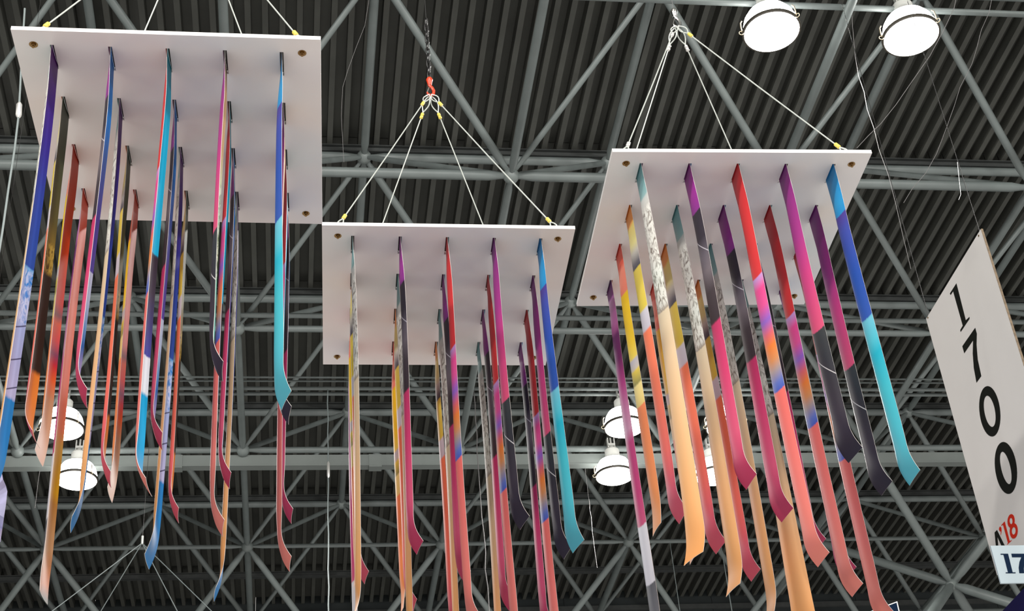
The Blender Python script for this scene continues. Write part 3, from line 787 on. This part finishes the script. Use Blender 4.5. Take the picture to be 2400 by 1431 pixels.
b = MB(); b.tube([p - lc[0] for p in [at(58, 20, Yl)] + lc], 0.006, 6); b.build('cable', M['greywire'], t, True)
b = MB(); b.tube([at(46, 240, Yl) - lc[0], at(45, 246, Yl) - lc[0], at(43.5, 270, Yl) - lc[0], at(43, 276, Yl) - lc[0]], [0.007, 0.017, 0.017, 0.007], 8); b.build('crimp_sleeve', M['ferrule2'], t, True)
Yw = GY - 0.86*S
wire('tie_wire', [at(1996, 14, Yw), at(1998, 60, Yw), at(2004, 130, Yw), at(2012, 178, Yw), at(2025, 215, Yw), at(2032, 255, Yw), at(2048, 300, Yw), at(2060, 350, Yw), at(2082, 410, Yw), at(2100, 480, Yw), at(2118, 560, Yw), at(2135, 630, Yw)], 0.0022, 'oldwire', 'loose crooked tie wire trailing down right of the right board')
wire('tie_wire', [at(2246, -30, 7), at(2236, 20, 7), at(2212, 70, 7), at(2180, 130, 7), at(2138, 190, 7), at(2100, 245, 7), at(2064, 290, 7), at(2035, 318, 7), at(2008, 347, 7)], 0.0021, 'oldwire', 'loose tie wire running from the right lamp to the right board')
wire('tie_wire', [at(2330, -30, 8), at(2318, 30, 8), at(2300, 70, 8), at(2290, 110, 8), at(2278, 150, 8), at(2250, 205, 8), at(2236, 250, 8), at(2218, 300, 8), at(2195, 360, 8), at(2170, 405, 8), at(2138, 442, 8), at(2118, 475, 8)], 0.0021, 'oldwire', 'long crooked tie wire at the far right of the lamps')
wire('tie_wire', [at(2244, 380, 10), at(2248, 420, 10), at(2252, 455, 10), at(2247, 468, 10)], 0.0018, 'white', 'short white wire end dangling before the grey chord at right')
wire('tie_wire', [at(868, -20, 8), at(855, 60, 8), at(835, 110, 8), at(815, 165, 8), at(803, 205, 8), at(800, 270, 8), at(803, 330, 8), at(806, 380, 8)], 0.0013, 'oldwire', 'hair-thin loose wire between the left and middle boards')
wire('tie_wire', [at(82, 1190, GY+2.05*S), at(89, 1130, GY+2.05*S), at(98, 1072, GY+2.05*S)], 0.004, 'oldwire', 'hair-thin wire beside the pink ribbon end at far left')

# bridle of a further board below the frame
Pa = at(333, 1272, 12.6)
fr = [(-0.62, -0.62, 'nearest left'), (0.62, -0.62, 'nearest right'), (-0.62, 0.62, 'farther left'), (0.62, 0.62, 'farther right')]
ends = [at(100, 1448, 11.9), at(225, 1450, 12.9), at(425, 1450, 13.2), at(515, 1450, 12.3)]
for e, nm in zip(ends, ('leftmost', 'second from left', 'second from right', 'rightmost')):
    t = empty('bridle_wire', e); tag(t, '%s wire of the small bridle at bottom left' % nm, 'wire', 'wires of the far bridle')
    b = MB(); b.tube([Vector((0,0,0)), Pa - e], 0.0042, 6); b.build('rope', M['greywire'], t, True)
b = MB(); b.tube([(0, 0, -0.01), (0, 0, 0.07)], 0.011, 8); o = b.build('bridle_shackle', M['steel'], None, True); o.location = Pa
tag(o, 'pale shackle joining the four bridle wires at bottom left', 'shackle')
b = MB(); b.tube([(0, 0, 0.06), (0, 0, TOPZ - Pa.z)], 0.002, 6); o = b.build('drop_wire', M['chain'], None, True); o.location = Pa
tag(o, 'thin dark drop wire above the bottom-left bridle', 'cable')

# crumpled lilac sheet just entering the frame at the left edge
Yc = 5.4
out = [(-2, 1092), (4, 1106), (7, 1122), (14, 1138), (17, 1150), (14, 1180), (9, 1212), (5, 1240), (1, 1268), (-40, 1300), (-90, 1260), (-80, 1120), (-40, 1080)]
Pc = at(-40, 1180, Yc); rn = random.Random(3); b = MB(); n = len(out)
b.v.append((0, 0.01, 0)); b.v.append((0, 0.013, 0))
for (px, py) in out:
    P = at(px, py, Yc + rn.uniform(-0.03, 0.03)) - Pc; b.v.append(tuple(P)); b.v.append(tuple(P + Vector((0, 0.003, 0))))
for q in range(n):
    a_, c2 = 2 + 2*q, 2 + 2*((q+1) % n)
    b.f += [(0, a_, c2), (1, c2+1, a_+1), (a_, a_+1, c2+1, c2)]; b.m += [0, 0, 0]
o = b.build('crumpled_sheet', M['lilac'], None); o.location = Pc
tag(o, 'crumpled pale lilac sheet cut by the left frame edge', 'paper')
cb = MB(); cb.tube([(0, 0, 0), (0, 0, TOPZ - Pc.z)], 0.001, 5); o = cb.build('sheet_wire', M['chain'], None, True); o.location = Pc + Vector((-0.06, 0, 0))
tag(o, 'thin wire holding the crumpled lilac sheet at the left edge', 'wire')
